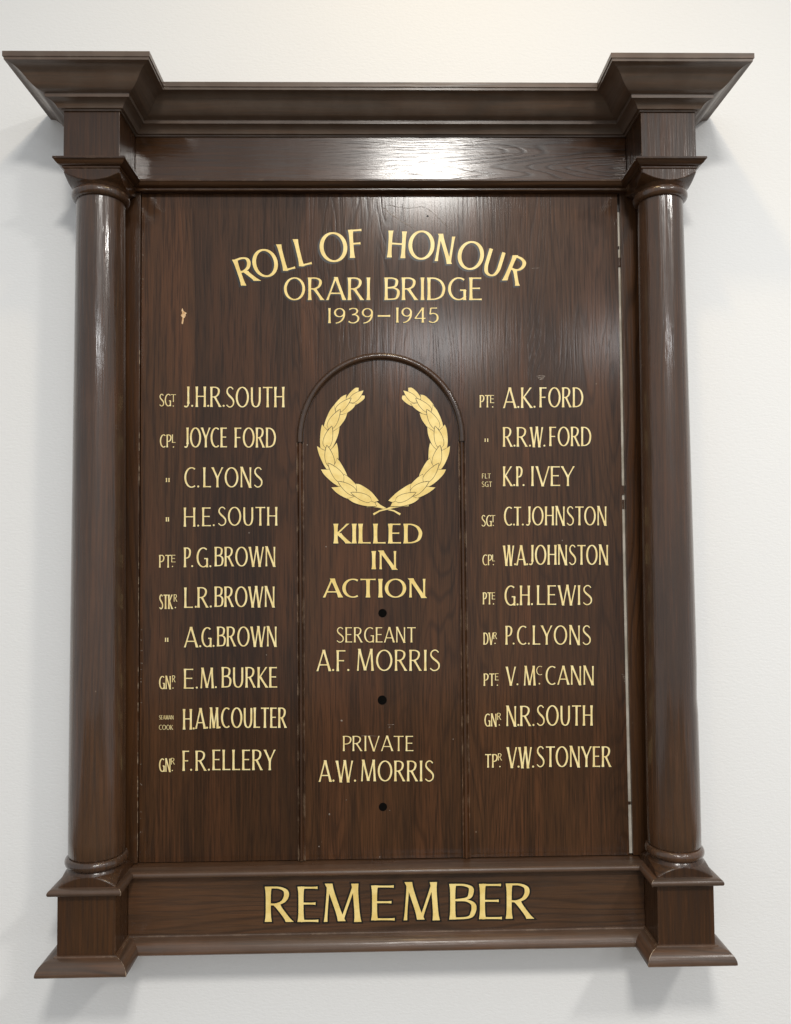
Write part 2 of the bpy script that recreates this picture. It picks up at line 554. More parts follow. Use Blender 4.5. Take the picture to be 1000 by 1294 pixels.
# ------------------------------------------------------------------ lettering
def ln(x0, y0, x1, y1, w=None, n=8):
    return ('l', [(x0 + (x1 - x0) * i / n, y0 + (y1 - y0) * i / n) for i in range(n + 1)], w)


def ar(cx_, cy_, rx, ry, a0, a1, w=None, n=28):
    return ('c', [(cx_ + rx * math.cos(math.radians(a0 + (a1 - a0) * i / n)), cy_ + ry * math.sin(math.radians(a0 + (a1 - a0) * i / n))) for i in range(n + 1)], w)


def crv(pts, w=None):
    return ('c', spline(pts, 6), w)


G = {   # glyph: (width, strokes); w = stroke weight, None = pen model, 1 = stem, 0 = hairline
    'A': (0.72, [ln(0.02, 0, 0.36, 1.02, 0.25), ln(0.36, 1.02, 0.70, 0, 1), ln(0.14, 0.30, 0.57, 0.30, 0)]),
    'B': (0.56, [ln(0.06, 0, 0.06, 1, 1), crv([(0.06, 0.97), (0.30, 0.97), (0.46, 0.90), (0.48, 0.76), (0.40, 0.60), (0.10, 0.54)]), crv([(0.14, 0.54), (0.38, 0.53), (0.53, 0.42), (0.53, 0.22), (0.42, 0.06), (0.06, 0.03)])]),
    'C': (0.66, [ar(0.42, 0.5, 0.37, 0.48, 58, 302)]),
    'D': (0.70, [ln(0.06, 0, 0.06, 1, 1), crv([(0.06, 0.97), (0.30, 0.96), (0.52, 0.84), (0.64, 0.62), (0.65, 0.42), (0.56, 0.18), (0.34, 0.05), (0.06, 0.03)])]),
    'E': (0.50, [ln(0.06, 0, 0.06, 1, 1), ln(0.06, 0.97, 0.47, 0.97, 0), ln(0.06, 0.52, 0.42, 0.52, 0), ln(0.06, 0.03, 0.49, 0.03, 0)]),
    'F': (0.48, [ln(0.06, 0, 0.06, 1, 1), ln(0.06, 0.97, 0.47, 0.97, 0), ln(0.06, 0.50, 0.40, 0.50, 0)]),
    'G': (0.72, [ar(0.42, 0.5, 0.37, 0.48, 55, 318), ln(0.66, 0.0, 0.66, 0.44, 0.8), ln(0.48, 0.44, 0.70, 0.44, 0)]),
    'H': (0.66, [ln(0.07, 0, 0.07, 1, 1), ln(0.59, 0, 0.59, 1, 1), ln(0.07, 0.52, 0.59, 0.52, 0)]),
    'I': (0.14, [ln(0.07, 0, 0.07, 1, 1)]),
    'J': (0.34, [ln(0.26, 0.16, 0.26, 1, 1), crv([(0.26, 0.20), (0.24, 0.08), (0.15, 0.01), (0.02, 0.04)], 0.4)]),
    'K': (0.62, [ln(0.07, 0, 0.07, 1, 1), ln(0.10, 0.46, 0.56, 1.0, 0.15), ln(0.16, 0.52, 0.60, 0.0, 0.9)]),
    'L': (0.48, [ln(0.06, 0, 0.06, 1, 1), ln(0.06, 0.03, 0.47, 0.03, 0)]),
    'M': (0.86, [ln(0.05, 0, 0.12, 1.05, 0.2), ln(0.12, 1.05, 0.43, 0.02, 1), ln(0.43, 0.02, 0.74, 1.05, 0.2), ln(0.74, 1.05, 0.81, 0, 1)]),
    'N': (0.70, [ln(0.07, 0, 0.07, 1.03, 0.35), ln(0.07, 1.03, 0.63, -0.03, 1), ln(0.63, -0.03, 0.63, 1.0, 0.35)]),
    'O': (0.84, [ar(0.42, 0.5, 0.37, 0.48, 90, 450, n=44)]),
    'P': (0.54, [ln(0.06, 0, 0.06, 1, 1), crv([(0.06, 0.97), (0.30, 0.97), (0.47, 0.88), (0.50, 0.72), (0.42, 0.55), (0.25, 0.47), (0.08, 0.47)])]),
    'R': (0.62, [ln(0.06, 0, 0.06, 1, 1), crv([(0.06, 0.97), (0.30, 0.97), (0.46, 0.89), (0.49, 0.74), (0.41, 0.58), (0.25, 0.50), (0.08, 0.50)]), ln(0.25, 0.50, 0.57, 0.0, 0.85)]),
    'S': (0.54, [crv([(0.48, 0.88), (0.38, 0.97), (0.24, 0.98), (0.11, 0.88), (0.10, 0.72), (0.22, 0.58), (0.38, 0.46), (0.50, 0.32), (0.49, 0.14), (0.36, 0.03), (0.20, 0.02), (0.05, 0.12)], 'S')]),
    'T': (0.62, [ln(0.31, 0, 0.31, 1, 1), ln(0.0, 0.97, 0.62, 0.97, 0)]),
    'U': (0.68, [crv([(0.08, 0.98), (0.08, 0.60), (0.09, 0.30), (0.17, 0.09), (0.34, 0.02), (0.50, 0.09), (0.59, 0.30), (0.60, 0.60), (0.60, 0.98)])]),
    'V': (0.68, [ln(0.02, 1, 0.34, -0.02, 1), ln(0.34, -0.02, 0.66, 1, 0.2)]),
    'W': (0.98, [ln(0.02, 1, 0.27, -0.03, 1), ln(0.27, -0.03, 0.50, 1.03, 0.2), ln(0.50, 1.03, 0.72, -0.03, 1), ln(0.72, -0.03, 0.96, 1, 0.2)]),
    'Y': (0.66, [ln(0.02, 1, 0.33, 0.46, 0.9), ln(0.64, 1, 0.33, 0.46, 0.2), ln(0.33, 0.50, 0.33, 0, 1)]),
    '1': (0.16, [ln(0.08, 0, 0.08, 1, 1)]),
    '3': (0.54, [crv([(0.06, 0.90), (0.20, 0.98), (0.38, 0.96), (0.46, 0.82), (0.40, 0.66), (0.22, 0.56)]), crv([(0.20, 0.56), (0.40, 0.54), (0.51, 0.38), (0.48, 0.16), (0.32, 0.02), (0.14, 0.03), (0.03, 0.12)])]),
    '4': (0.60, [ln(0.44, 0, 0.44, 1, 1), ln(0.44, 1.0, 0.03, 0.28, 0.2), ln(0.03, 0.28, 0.58, 0.28, 0)]),
    '5': (0.52, [ln(0.14, 0.97, 0.47, 0.97, 0), ln(0.14, 0.97, 0.10, 0.56, 0.4), crv([(0.10, 0.56), (0.26, 0.62), (0.42, 0.56), (0.50, 0.40), (0.48, 0.18), (0.34, 0.03), (0.18, 0.02), (0.04, 0.09)])]),
    '9': (0.58, [ar(0.29, 0.70, 0.23, 0.27, 0, 360), crv([(0.52, 0.70), (0.50, 0.42), (0.40, 0.18), (0.24, 0.04), (0.10, 0.0)])]),
    '-': (0.50, [ln(0.0, 0.48, 0.50, 0.48, 0.6)]),
    '.': (0.12, [('d', [(0.06, 0.055)], 0.055)]),
    '"': (0.30, [ln(0.07, 0, 0.07, 1, 0.9), ln(0.23, 0, 0.23, 1, 0.9)]),
}
GAP = 0.13


def stroke_mesh(pts, kind, w, thick, thin, grow, dx, dz, p, verts, faces, tomap):
    """pts in letter units; tomap -> (X, Z) in metres; thick / thin / grow in metres"""
    if kind == 'd':
        x, z = tomap(*pts[0])
        r = thick * 0.54 + grow
        b = len(verts)
        for q in range(12):
            a = 2 * math.pi * q / 12
            verts.append(V(x + dx + r * math.cos(a), p, z + dz + r * math.sin(a)))
        faces.append(tuple(range(b, b + 12)))
        return
    P = [Vector(tomap(*q)) for q in pts]
    n = len(P)
    L, R = [], []
    for i in range(n):
        t = (P[min(n - 1, i + 1)] - P[max(0, i - 1)])
        if kind == 'c' and (P[0] - P[-1]).length < 1e-6 and i in (0, n - 1):
            t = P[1] - P[-2]
        t.normalize()
        nn = Vector((-t.y, t.x))
        if w is None:
            th = thin + (thick - thin) * abs(t.y) ** 1.6
        elif w == 'S':
            s = i / (n - 1)
            th = thin + (thick - thin) * math.exp(-((s - 0.5) / 0.2) ** 2)
        else:
            th = thin + (thick - thin) * w
        if kind == 'l':
            s = abs(2 * i / (n - 1) - 1)
            th *= 1 + 0.42 * s ** 4
        closed = (P[0] - P[-1]).length < 1e-6
        e = 0.0
        if not closed and i in (0, n - 1):
            e = grow * (1 if i else -1)
        hw = th / 2 + grow
        c = P[i] + t * e
        if kind == 'l' and abs(t.y) > 0.55 and True:
            # upright and slanting strokes are cut off level
            hv = Vector((-hw / abs(t.y), 0.0)) * (1 if t.y > 0 else -1)
            L.append(c + hv)
            R.append(c - hv)
        else:
            L.append(c + nn * hw)
            R.append(c - nn * hw)
    b = len(verts)
    for i in range(n):
        verts.append(V(L[i].x + dx, p, L[i].y + dz))
        verts.append(V(R[i].x + dx, p, R[i].y + dz))
    for i in range(n - 1):
        faces.append((b + 2 * i, b + 2 * i + 1, b + 2 * i + 3, b + 2 * i + 2))


def glyph(ch, tomap, hm, plane, style, gv, gf, bv, bf):
    thick, thin, grow, sdx, sdz = [q * hm for q in style]
    for i, (kind, pts, w) in enumerate(G[ch][1]):
        stroke_mesh(pts, kind, w, thick, thin, 0, 0, 0, plane + 0.00030 + 0.00003 * i, gv, gf, tomap)
        if grow:
            stroke_mesh(pts, kind, w, thick, thin, grow, sdx, sdz, plane + 0.00008 + 0.00003 * i, bv, bf, tomap)


def emit(gv, gf, bv, bf, gold, parent, name, label=None):
    mt = M[gold]
    me_v = bv + gv
    me_f = bf + [tuple(i + len(bv) for i in f) for f in gf]
    me = bpy.data.meshes.new(name)
    me.from_pydata([tuple(v) for v in me_v], [], me_f)
    me.materials.append(M['black'])
    me.materials.append(mt)
    for i, pl in enumerate(me.polygons):
        pl.material_index = 0 if i < len(bf) else 1
    o = bpy.data.objects.new(name, me)
    COL.objects.link(o)
    o.parent = parent
    if label:
        o['label'] = label
    return o


def word_boxes(word, x0, x1):
    """share the width x0..x1 between the letters by their nominal widths"""
    tot = sum(G[c][0] for c in word)
    gaps = 0.0
    gl = []
    for a, b in zip(word, word[1:]):
        g = 0.09 if b == '.' else GAP
        if a + b in ('LY', 'AT', 'TO', 'RT', 'WA', 'OY', 'YC', 'VE', 'EY', 'PR', 'LT', 'AC', 'CT'):
            g -= 0.06
        gl.append(g)
        gaps += g
    sc = (x1 - x0) / (tot + gaps)
    out, x = [], x0
    for i, c in enumerate(word):
        out.append((c, x, x + G[c][0] * sc))
        x += G[c][0] * sc + (gl[i] if i < len(gl) else 0) * sc
    return out


def put(segments, plane, style, gold, label=None, split=False, name='lettering', slope=0.0):
    """segments: (word, x0, x1, ytop, ybase) in photograph pixels, put on the given plane"""
    gv, gf, bv, bf = [], [], [], []
    root = None
    letters = []
    for word, x0, x1, yt, yb in segments:
        for c, a, b in word_boxes(word, x0, x1):
            def tm(u, v, a=a, b=b, c=c, yt=yt, yb=yb, x0=x0):
                px = a + (b - a) * u / G[c][0]
                return un(px, yb + (yt - yb) * v + slope * (px - 484), plane)
            hm = (yb - yt) * (CD - plane) / FPX
            st = style
            if split:
                l4 = ([], [], [], [])
                glyph(c, tm, hm, plane, st, *l4)
                letters.append(l4)
            else:
                glyph(c, tm, hm, plane, st, gv, gf, bv, bf)
    if split:
        root = bpy.data.objects.new(name, None)
        root.empty_display_size = 0.02
        COL.objects.link(root)
        root.parent = board
        if label:
            root['label'] = label
        for l4 in letters:
            emit(*l4, gold, root, 'letter')
        return root
    return emit(gv, gf, bv, bf, gold, board, name, label)


# style: stem, hairline, black surround, black offset x, black offset z  (all in letter heights)
S_TITLE = (0.135, 0.062, 0.026, -0.052, -0.038)
S_SUB = (0.120, 0.055, 0.030, -0.035, -0.030)
S_BOLD = (0.180, 0.058, 0.032, -0.014, -0.018)
S_NAME = (0.090, 0.050, 0.020, 0.014, -0.016)
S_RANK = (0.098, 0.066, 0.018, 0.012, -0.015)
S_DITTO = (0.26, 0.26, 0.05, 0.0, 0.0)
S_REM = (0.138, 0.050, 0.048, 0.0, 0.0)

# arched title, letter by letter: glyph, baseline-left corner, angle, width, height (photograph pixels)
title = bpy.data.objects.new('lettering', None)
title.empty_display_size = 0.02
COL.objects.link(title)
title.parent = board
title['label'] = 'arched gilt heading ROLL OF HONOUR with black shading'


def z6(x, y): return 180 + x / 3.125, 230 + y / 3.125
def z7(x, y): return 480 + x / 3.125, 230 + y / 3.125


def centred(zf, c_, cx_, cy_, ang, w, h):
    a = math.radians(ang)
    ox = cx_ - w / 2 * math.cos(a) + h / 2 * math.sin(a)
    oy = cy_ + w / 2 * math.sin(a) + h / 2 * math.cos(a)
    return (c_, zf(ox, oy), ang, w, h)


arch_letters = [('R', z6(394, 411), 19, 70, 108), centred(z6, 'O', 485, 320, 17, 96, 110), ('L', z6(561, 352), 15, 46, 108),
                ('L', z6(624, 334), 13.5, 48, 110), centred(z6, 'O', 755, 257, 9, 106, 116), ('F', z6(824, 300), 4, 50, 111),
                ('H', z7(31, 297), -3.5, 68, 106), centred(z7, 'O', 165, 249, -4, 100, 113), ('N', z7(217, 311), -9, 66, 106),
                centred(z7, 'O', 360, 290, -12, 100, 112), ('U', z7(403, 360), -17, 68, 106), ('R', z7(488, 386), -23, 66, 108)]
for c_, (ox, oy), ang, w_, h_ in arch_letters:
    a = math.radians(ang)
    w_, h_ = w_ / 3.125, h_ / 3.125

    def tm(u, v, ox=ox, oy=oy, a=a, w_=w_, h_=h_, c_=c_):
        uu, vv = u / G[c_][0] * w_, v * h_
        return un(ox + uu * math.cos(a) - vv * math.sin(a), oy - uu * math.sin(a) - vv * math.cos(a), PP)
    l4 = ([], [], [], [])
    glyph(c_, tm, h_ * (CD - PP) / FPX, PP, S_TITLE, *l4)
    emit(*l4, 'gold', title, 'letter')


def zz(ox, oy, s):
    def f(word, x0, x1, y0, y1):
        return (word, ox + x0 / s, ox + x1 / s, oy + y0 / s, oy + y1 / s)
    return f


A6, A7 = zz(180, 230, 3.125), zz(480, 230, 3.125)
put([A6('ORARI', 560, 900, 377, 466), A7('BRIDGE', 20, 404, 377, 466)], PP, S_SUB, 'gold', 'gilt place name under the arched heading', True)
put([A6('1939', 733, 912, 498, 557), A6('-', 930, 979, 498, 557), A7('1945', 64, 230, 496, 555)], PP, S_SUB, 'gold', 'gilt dates under the place name', True)
B = zz(370, 640, 4.348)
put([B('KILLED', 228, 708, 95, 203)], PP, S_BOLD, 'gold', 'bold gilt word KILLED under the wreath', True)
put([B('IN', 436, 572, 245, 345)], PP, S_BOLD, 'gold', 'bold gilt word IN under the wreath', True)
put([B('ACTION', 170, 732, 398, 500)], PP, S_BOLD, 'gold', 'bold gilt word ACTION under the wreath', True)
put([B('SERGEANT', 240, 676, 664, 747)], PP, S_NAME, 'gold_pale', 'gilt rank on the centre panel, upper of two')
put([B('A.F.', 134, 312, 790, 905), B('MORRIS', 353, 808, 788, 903)], PP, S_NAME, 'gold_pale', 'gilt name on the centre panel between the two upper plugs')
C = zz(370, 850, 4.348)
put([C('PRIVATE', 276, 664, 348, 431)], PP, S_NAME, 'gold_pale', 'gilt rank on the centre panel, lower of two')
put([C('A.W.', 146, 348, 484, 600), C('MORRIS', 376, 775, 484, 597)], PP, S_NAME, 'gold_pale', 'gilt name on the centre panel between the two lower plugs')

LU, LL = zz(180, 470, 4.975), zz(180, 730, 4.975)
RU, RL = zz(590, 470, 4.975), zz(590, 730, 4.975)
nth = ['first', 'second', 'third', 'fourth', 'fifth', 'sixth', 'seventh', 'eighth', 'ninth', 'tenth']
# (zoom, rank segments, name segments): every segment is (text, x0, x1, ytop, ybase)
LEFT = [
    (LU, [('SG', 107, 180, 139, 215), ('T', 180, 211, 141, 188), ('.', 190, 200, 150, 218)], [('J.', 262, 320, 92, 220), ('H.', 336, 420, 92, 220), ('R.', 428, 518, 93, 220), ('SOUTH', 525, 893, 94, 222)]),
    (LU, [('CP', 112, 182, 394, 474), ('L', 187, 209, 394, 445), ('.', 191, 201, 400, 476)], [('JOYCE', 264, 533, 350, 474), ('FORD', 582, 838, 350, 475)]),
    (LU, [('"', 145, 175, 667, 692)], [('C.', 265, 358, 600, 727), ('LYONS', 384, 754, 600, 725)]),
    (LU, [('"', 146, 170, 914, 940)], [('H.', 260, 358, 853, 973), ('E.', 376, 456, 852, 970), ('SOUTH', 474, 849, 849, 966)]),
    (LU, [('PT', 107, 180, 1151, 1230), ('E', 182, 209, 1151, 1196), ('.', 185, 195, 1156, 1227)], [('P.', 264, 318, 1104, 1228), ('G.', 342, 434, 1104, 1228), ('BROWN', 456, 837, 1100, 1222)]),
    (LL, [('STK', 107, 189, 107, 197), ('R', 198, 219, 105, 150), ('.', 203, 213, 120, 192)], [('L.', 264, 343, 62, 190), ('R.', 347, 437, 60, 188), ('BROWN', 456, 832, 56, 184)]),
    (LL, [('"', 140, 166, 378, 403)], [('A.', 265, 371, 312, 438), ('G.', 373, 453, 312, 436), ('BROWN', 471, 845, 308, 432)]),
    (LL, [('GN', 107, 179, 619, 700), ('R', 188, 208, 615, 657), ('.', 188, 198, 630, 698)], [('E.', 261, 350, 573, 698), ('M.', 366, 468, 572, 695), ('BURKE', 500, 849, 562, 691)]),
    (LL, [('SEAMAN', 105, 196, 866, 891), ('COOK', 105, 193, 926, 956)], [('H.', 257, 328, 826, 955), ('A.', 336, 412, 822, 950), ('M.', 424, 490, 822, 948), ('COULTER', 497, 906, 817, 944)]),
    (LL, [('GN', 107, 177, 1138, 1220), ('R', 180, 204, 1134, 1174), ('.', 184, 194, 1150, 1216)], [('F.', 255, 312, 1088, 1215), ('R.', 335, 425, 1088, 1214), ('ELLERY', 442, 835, 1082, 1210)]),
]
RIGHT = [
    (RU, [('PT', 83, 145, 146, 223), ('E', 147, 173, 146, 195), ('.', 158, 168, 150, 224)], [('A.', 232, 331, 100, 227), ('K.', 341, 433, 98, 226), ('FORD', 459, 731, 97, 222)]),
    (RU, [('"', 109, 139, 419, 439)], [('R.', 229, 306, 347, 470), ('R.', 315, 404, 347, 470), ('W.', 402, 493, 347, 470), ('FORD', 521, 781, 345, 466)]),
    (RU, [('FLT', 96, 151, 639, 669), ('SGT', 94, 159, 690, 722)], [('K.', 229, 304, 594, 718), ('P.', 314, 361, 594, 718), ('IVEY', 405, 676, 593, 717)]),
    (RU, [('SG', 93, 156, 901, 970), ('T', 152, 179, 901, 945), ('.', 162, 172, 905, 968)], [('C.', 236, 302, 848, 966), ('T.', 298, 357, 848, 966), ('JOHNSTON', 373, 879, 846, 964)]),
    (RU, [('CP', 100, 158, 1149, 1215), ('L', 161, 177, 1149, 1190), ('.', 163, 173, 1150, 1215)], [('W.', 233, 308, 1092, 1216), ('A.', 314, 385, 1092, 1216), ('JOHNSTON', 392, 889, 1088, 1212)]),
    (RL, [('PT', 103, 156, 93, 168), ('E', 158, 179, 93, 136), ('.', 163, 173, 95, 169)], [('G.', 239, 325, 50, 175), ('H.', 335, 416, 50, 173), ('LEWIS', 442, 787, 48, 171)]),
    (RL, [('DV', 107, 167, 346, 421), ('R', 168, 190, 344, 385), ('.', 173, 183, 346, 417)], [('P.', 246, 299, 303, 421), ('C.', 317, 396, 303, 421), ('LYONS', 416, 779, 301, 421)]),
    (RL, [('PT', 108, 174, 603, 680), ('E', 178, 201, 602, 645), ('.', 188, 198, 605, 680)], [('V.', 250, 324, 560, 677), ('M', 360, 431, 560, 678), ('C', 437, 476, 556, 612), ('.', 450, 464, 575, 672), ('CANN', 497, 800, 556, 673)]),
    (RL, [('GN', 113, 187, 856, 935), ('R', 192, 216, 851, 894), ('.', 200, 210, 860, 930)], [('N.', 249, 330, 808, 933), ('R.', 337, 426, 806, 933), ('SOUTH', 439, 791, 803, 930)]),
    (RL, [('TP', 116, 193, 1110, 1194), ('R', 197, 221, 1105, 1149), ('.', 204, 214, 1115, 1192)], [('V.', 256, 331, 1066, 1195), ('W.', 330, 422, 1066, 1195), ('STONYER', 438, 907, 1061, 1190)]),
]
for side, rows in (('left', LEFT), ('right', RIGHT)):
    for i, (zf, rank, name) in enumerate(rows):
        put([zf(*r) for r in rank], PP, S_DITTO if rank[0][0] == '"' else S_RANK, 'gold_pale', 'small gilt %s beside the %s name of the %s column' % ('ditto mark' if rank[0][0] == '"' else 'rank', nth[i], side), name='rank_lettering')
        put([zf(*r) for r in name], PP, S_NAME, 'gold_pale', '%s gilt name from the top of the %s column' % (nth[i], side), name='name_lettering')

rem = [('R', 336, 369, 1120.5, 1165), ('E', 377.5, 403, 1120.5, 1165), ('M', 409, 455, 1119, 1165), ('E', 470, 499.5, 1119, 1163), ('M', 510, 554, 1117, 1163), ('B', 569, 600, 1117, 1162), ('E', 606.5, 635, 1117, 1161.5), ('R', 640.5, 673, 1116.5, 1161)]
put(rem, PB, S_REM, 'gold', 'large gilt word REMEMBER with black outline on the base rail', True)

# ------------------------------------------------------------------ wreath
wreath = bpy.data.objects.new('laurel_wreath', None)
wreath.empty_display_size = 0.05
COL.objects.link(wreath)
wreath.parent = board
wreath['label'] = 'painted gilt laurel wreath of two crossed branches open at the top'
lay = [0]


def zw(x, y):
    return un(360 + x / 4.0, 430 + y / 4.0, PP)


def leaf(tip, base, width, bulge=0.0, mirror=False, name='leaf'):
    if mirror:
        tip, base = (998 - tip[0], tip[1]), (998 - base[0], base[1])
        bulge = -bulge
    T, Bq = Vector(tip), Vector(base)
    ax = Bq - T
    Ln = ax.length
    t = ax / Ln
    nn = Vector((-t.y, t.x))

    def outline(g):
        L, R = [], []
        K = 12
        for i in range(K + 1):
            s = i / K
            wv = width * (s ** 0.95) * ((1 - s) ** 0.5) / 0.408
            c = T + t * (-g * 1.6 + (Ln + 2.2 * g) * s) + nn * bulge * math.sin(math.pi * s)
            L.append(c + nn * (wv / 2 + (g if 0 < i < K else 0.15)))
            R.append(c - nn * (wv / 2 + (g if 0 < i < K else 0)))
        return L + R[::-1][1:-1]
    lay[0] += 1
    p0 = PP + 0.0001 + lay[0] * 0.000022
    me_v, me_f = [], []
    for g, dp in ((2.1, 0.0), (0.0, 0.000011)):
        o_ = outline(g)
        b = len(me_v)
        for q in o_:
            x, z = zw(q.x, q.y)
            me_v.append(V(x, p0 + dp, z))
        me_f.append(tuple(range(b, b + len(o_))))
    me = bpy.data.meshes.new(name)
    me.from_pydata([tuple(v) for v in me_v], [], me_f)
    me.materials.append(M['black'])
    me.materials.append(M['gold'])
    me.polygons[1].material_index = 1
    ob = bpy.data.objects.new(name, me)
    COL.objects.link(ob)
    ob.parent = wreath
    return ob


def side_leaf(pts, mirror):
    if mirror:
        pts = [(998 - x, y) for x, y in pts]
    lay[0] += 1
    p0 = PP + 0.0001 + lay[0] * 0.000022
    n = len(pts)
    area = sum(pts[i][0] * pts[(i + 1) % n][1] - pts[(i + 1) % n][0] * pts[i][1] for i in range(n))
    sg = 1 if area > 0 else -1
    v, f = [], []
    for g, dp in ((2.1, 0.0), (0.0, 0.000011)):
        b = len(v)
        for i in range(n):
            a_, c_ = Vector(pts[i - 1]), Vector(pts[(i + 1) % n])
            t = (c_ - a_).normalized()
            q = Vector(pts[i]) + Vector((t.y, -t.x)) * g * sg
            if i == 0:
                q = Vector(pts[0]) + (Vector(pts[0]) - (a_ + c_) / 2).normalized() * g * 1.8
            x, z = zw(q.x, q.y)
            v.append(V(x, p0 + dp, z))
        f.append(tuple(range(b, b + n)))
    me = bpy.data.meshes.new('leaf')
    me.from_pydata([tuple(q) for q in v], [], f)
    me.materials.append(M['black'])
    me.materials.append(M['gold'])
    me.polygons[1].material_index = 1
    ob = bpy.data.objects.new('leaf', me)
    COL.objects.link(ob)
    ob.parent = wreath


nodes = [  # centre leaf tip, base; outer leaf tip; inner leaf tip
    ((398, 254), (330, 312), (374, 240), (404, 280)),
    ((335, 293), (258, 362), (312, 274), (361, 320)),
    ((280, 350), (222, 448), (250, 327), (316, 368)),
    ((238, 435), (208, 545), (189, 426), (277, 438)),
    ((213, 532), (238, 642), (163, 535), (263, 518)),
    ((219, 622), (296, 718), (183, 653), (264, 597)),
    ((270, 714), (362, 780), (236, 744), (299, 678)),
    ((335, 770), (438, 812), (318, 800), (361, 725)),
]
for mir in (False, True):
    # stem first, then the leaves from the tip downwards
    stem_pts = [(422, 817, 54), (450, 825, 36), (480, 839, 16), (515, 853, 7), (552, 862, 7), (584, 880, 10)]
    if mir:
        stem_pts = [(1032 - x if x > 470 else 1010 - x, y, w) for x, y, w in stem_pts]
        stem_pts[0] = (618, 813, 54)
        stem_pts[1] = (590, 824, 36)
        stem_pts[2] = (556, 839, 16)
    v, f = [], []
    for g, dp in ((1.6, 0.0), (0, 0.00002)):
        b = len(v)
        for i, (x, y, w) in enumerate(stem_pts):
            a_ = stem_pts[max(0, i - 1)]
            c_ = stem_pts[min(5, i + 1)]
            t = Vector((c_[0] - a_[0], c_[1] - a_[1])).normalized()
            for sg in (1, -1):
                X, Z = zw(x - t.y * sg * (w / 2 + g), y + t.x * sg * (w / 2 + g))
                v.append(V(X, PP + (0.00013 if mir else 0.00008) + dp, Z))
        for i in range(5):
            f.append((b + 2 * i, b + 2 * i + 1, b + 2 * i + 3, b + 2 * i + 2))
    me = bpy.data.meshes.new('stem')
    me.from_pydata([tuple(q) for q in v], [], f)
    me.materials.append(M['black'])
    me.materials.append(M['gold'])
    for i in range(5, 10):
        me.polygons[i].material_index = 1
    o = bpy.data.objects.new('stem', me)
    COL.objects.link(o)
    o.parent = wreath
    lay[0] = 8
    spine = spline([(372, 268), (310, 318), (250, 400), (215, 500), (228, 610), (275, 705), (350, 770), (425, 812)], 4)
    if mir:
        spine = [(998 - x, y) for x, y in spine]
    v, f = [], []
    for i, (x, y) in enumerate(spine):
        a_, c_ = spine[max(0, i - 1)], spine[min(len(spine) - 1, i + 1)]
        t = Vector((c_[0] - a_[0], c_[1] - a_[1])).normalized()
        w = 10 + 48 * math.sin(math.pi * min(1, 0.12 + i / len(spine) * 0.8))
        for sg in (1, -1):
            X, Z = zw(x - t.y * sg * w / 2, y + t.x * sg * w / 2)
            v.append(V(X, PP + 0.00026, Z))
    for i in range(len(spine) - 1):
        f.append((2 * i, 2 * i + 1, 2 * i + 3, 2 * i + 2))
    mesh_obj('twig', v, f, M['gold'], wreath)
    for (ct, cb, ot, it) in nodes:
        A_, B_ = Vector(ct), Vector(cb)
        ax = B_ - A_
        u = ax.normalized()
        for tip in (ot, it):
            T = Vector(tip)
            n_ = Vector((-u.y, u.x))
            if n_.dot(T - A_) < 0:
                n_ = -n_
            k_ = random.uniform(0.85, 1.15)
            end = A_ + ax * 1.30 + n_ * 15
            away = (T - A_).dot(n_)
            o1 = A_ + ax * 0.30 + n_ * (away * 0.55 + 24 * k_)
            o2 = A_ + ax * 0.82 + n_ * (away * 0.22 + 29 * k_)
            outer = spline([tuple(T), tuple(o1), tuple(o2), tuple(end)], 6)
            inner = [tuple(A_ + ax * 1.15), tuple(A_ + ax * 0.55), tuple(A_ + ax * 0.26 + n_ * 7)]
            mid_ = (A_ + ax * 0.26 + n_ * 7 + T) / 2 + ax.normalized() * 2.5
            side_leaf(outer + inner + [tuple(mid_)], mir)
        leaf(ct, cb, random.uniform(43, 47) if ct[0] < 330 else 37, random.uniform(-2, 2), mir)


# ------------------------------------------------------------------ plugs, damage and scratches
def disc(name, px, py, rpx, plane, mat, h=0.0006, n=28):
    x, z = un(px, py, plane)
    r = rpx * (CD - plane) / FPX
    v, f = [], []
    for (rr, hh_) in ((r, 0.0), (r, h * 0.6), (r * 0.9, h)):
        for q in range(n):
            a = 2 * math.pi * q / n
            v.append(V(x + rr * math.cos(a), plane + 0.0001 + hh_, z + rr * math.sin(a)))
    for i in range(2):
        for q in range(n):
            q2 = (q + 1) % n
            f.append((i * n + q, i * n + q2, (i + 1) * n + q2, (i + 1) * n + q))
    f.append(tuple(2 * n + q for q in range(n)))
    return mesh_obj(name, v, f, mat, board)


for px, py, r in ((483.6, 774.8, 5.3), (483.2, 884.7, 5.7), (484.1, 1019.7, 5.1)):
    disc('screw_plug', px, py, r, PP, M['plug'])
disc('nail_hole', 540.5, 273, 1.3, PP, M['plug'], h=0.0001, n=10)


def flat(name, pts, mat, dp=0.0002, label=None):
    v = []
    for px, py in pts:
        x, z = un(px, py, PP)
        v.append(V(x, PP + dp, z))
    return mesh_obj(name, v, [tuple(range(len(v)))], mat, board, label=label)


def frag(x, y): return 180 + x / 3.125, 230 + y / 3.125


flat('bare_chip', [frag(*q) for q in ((158, 497), (163, 510), (175, 517), (170, 524), (172, 528), (164, 538), (160, 562), (155, 558), (158, 535), (152, 527), (158, 518), (155, 507))], M['bare'], label='pale chip of bare wood near the upper left of the panel')


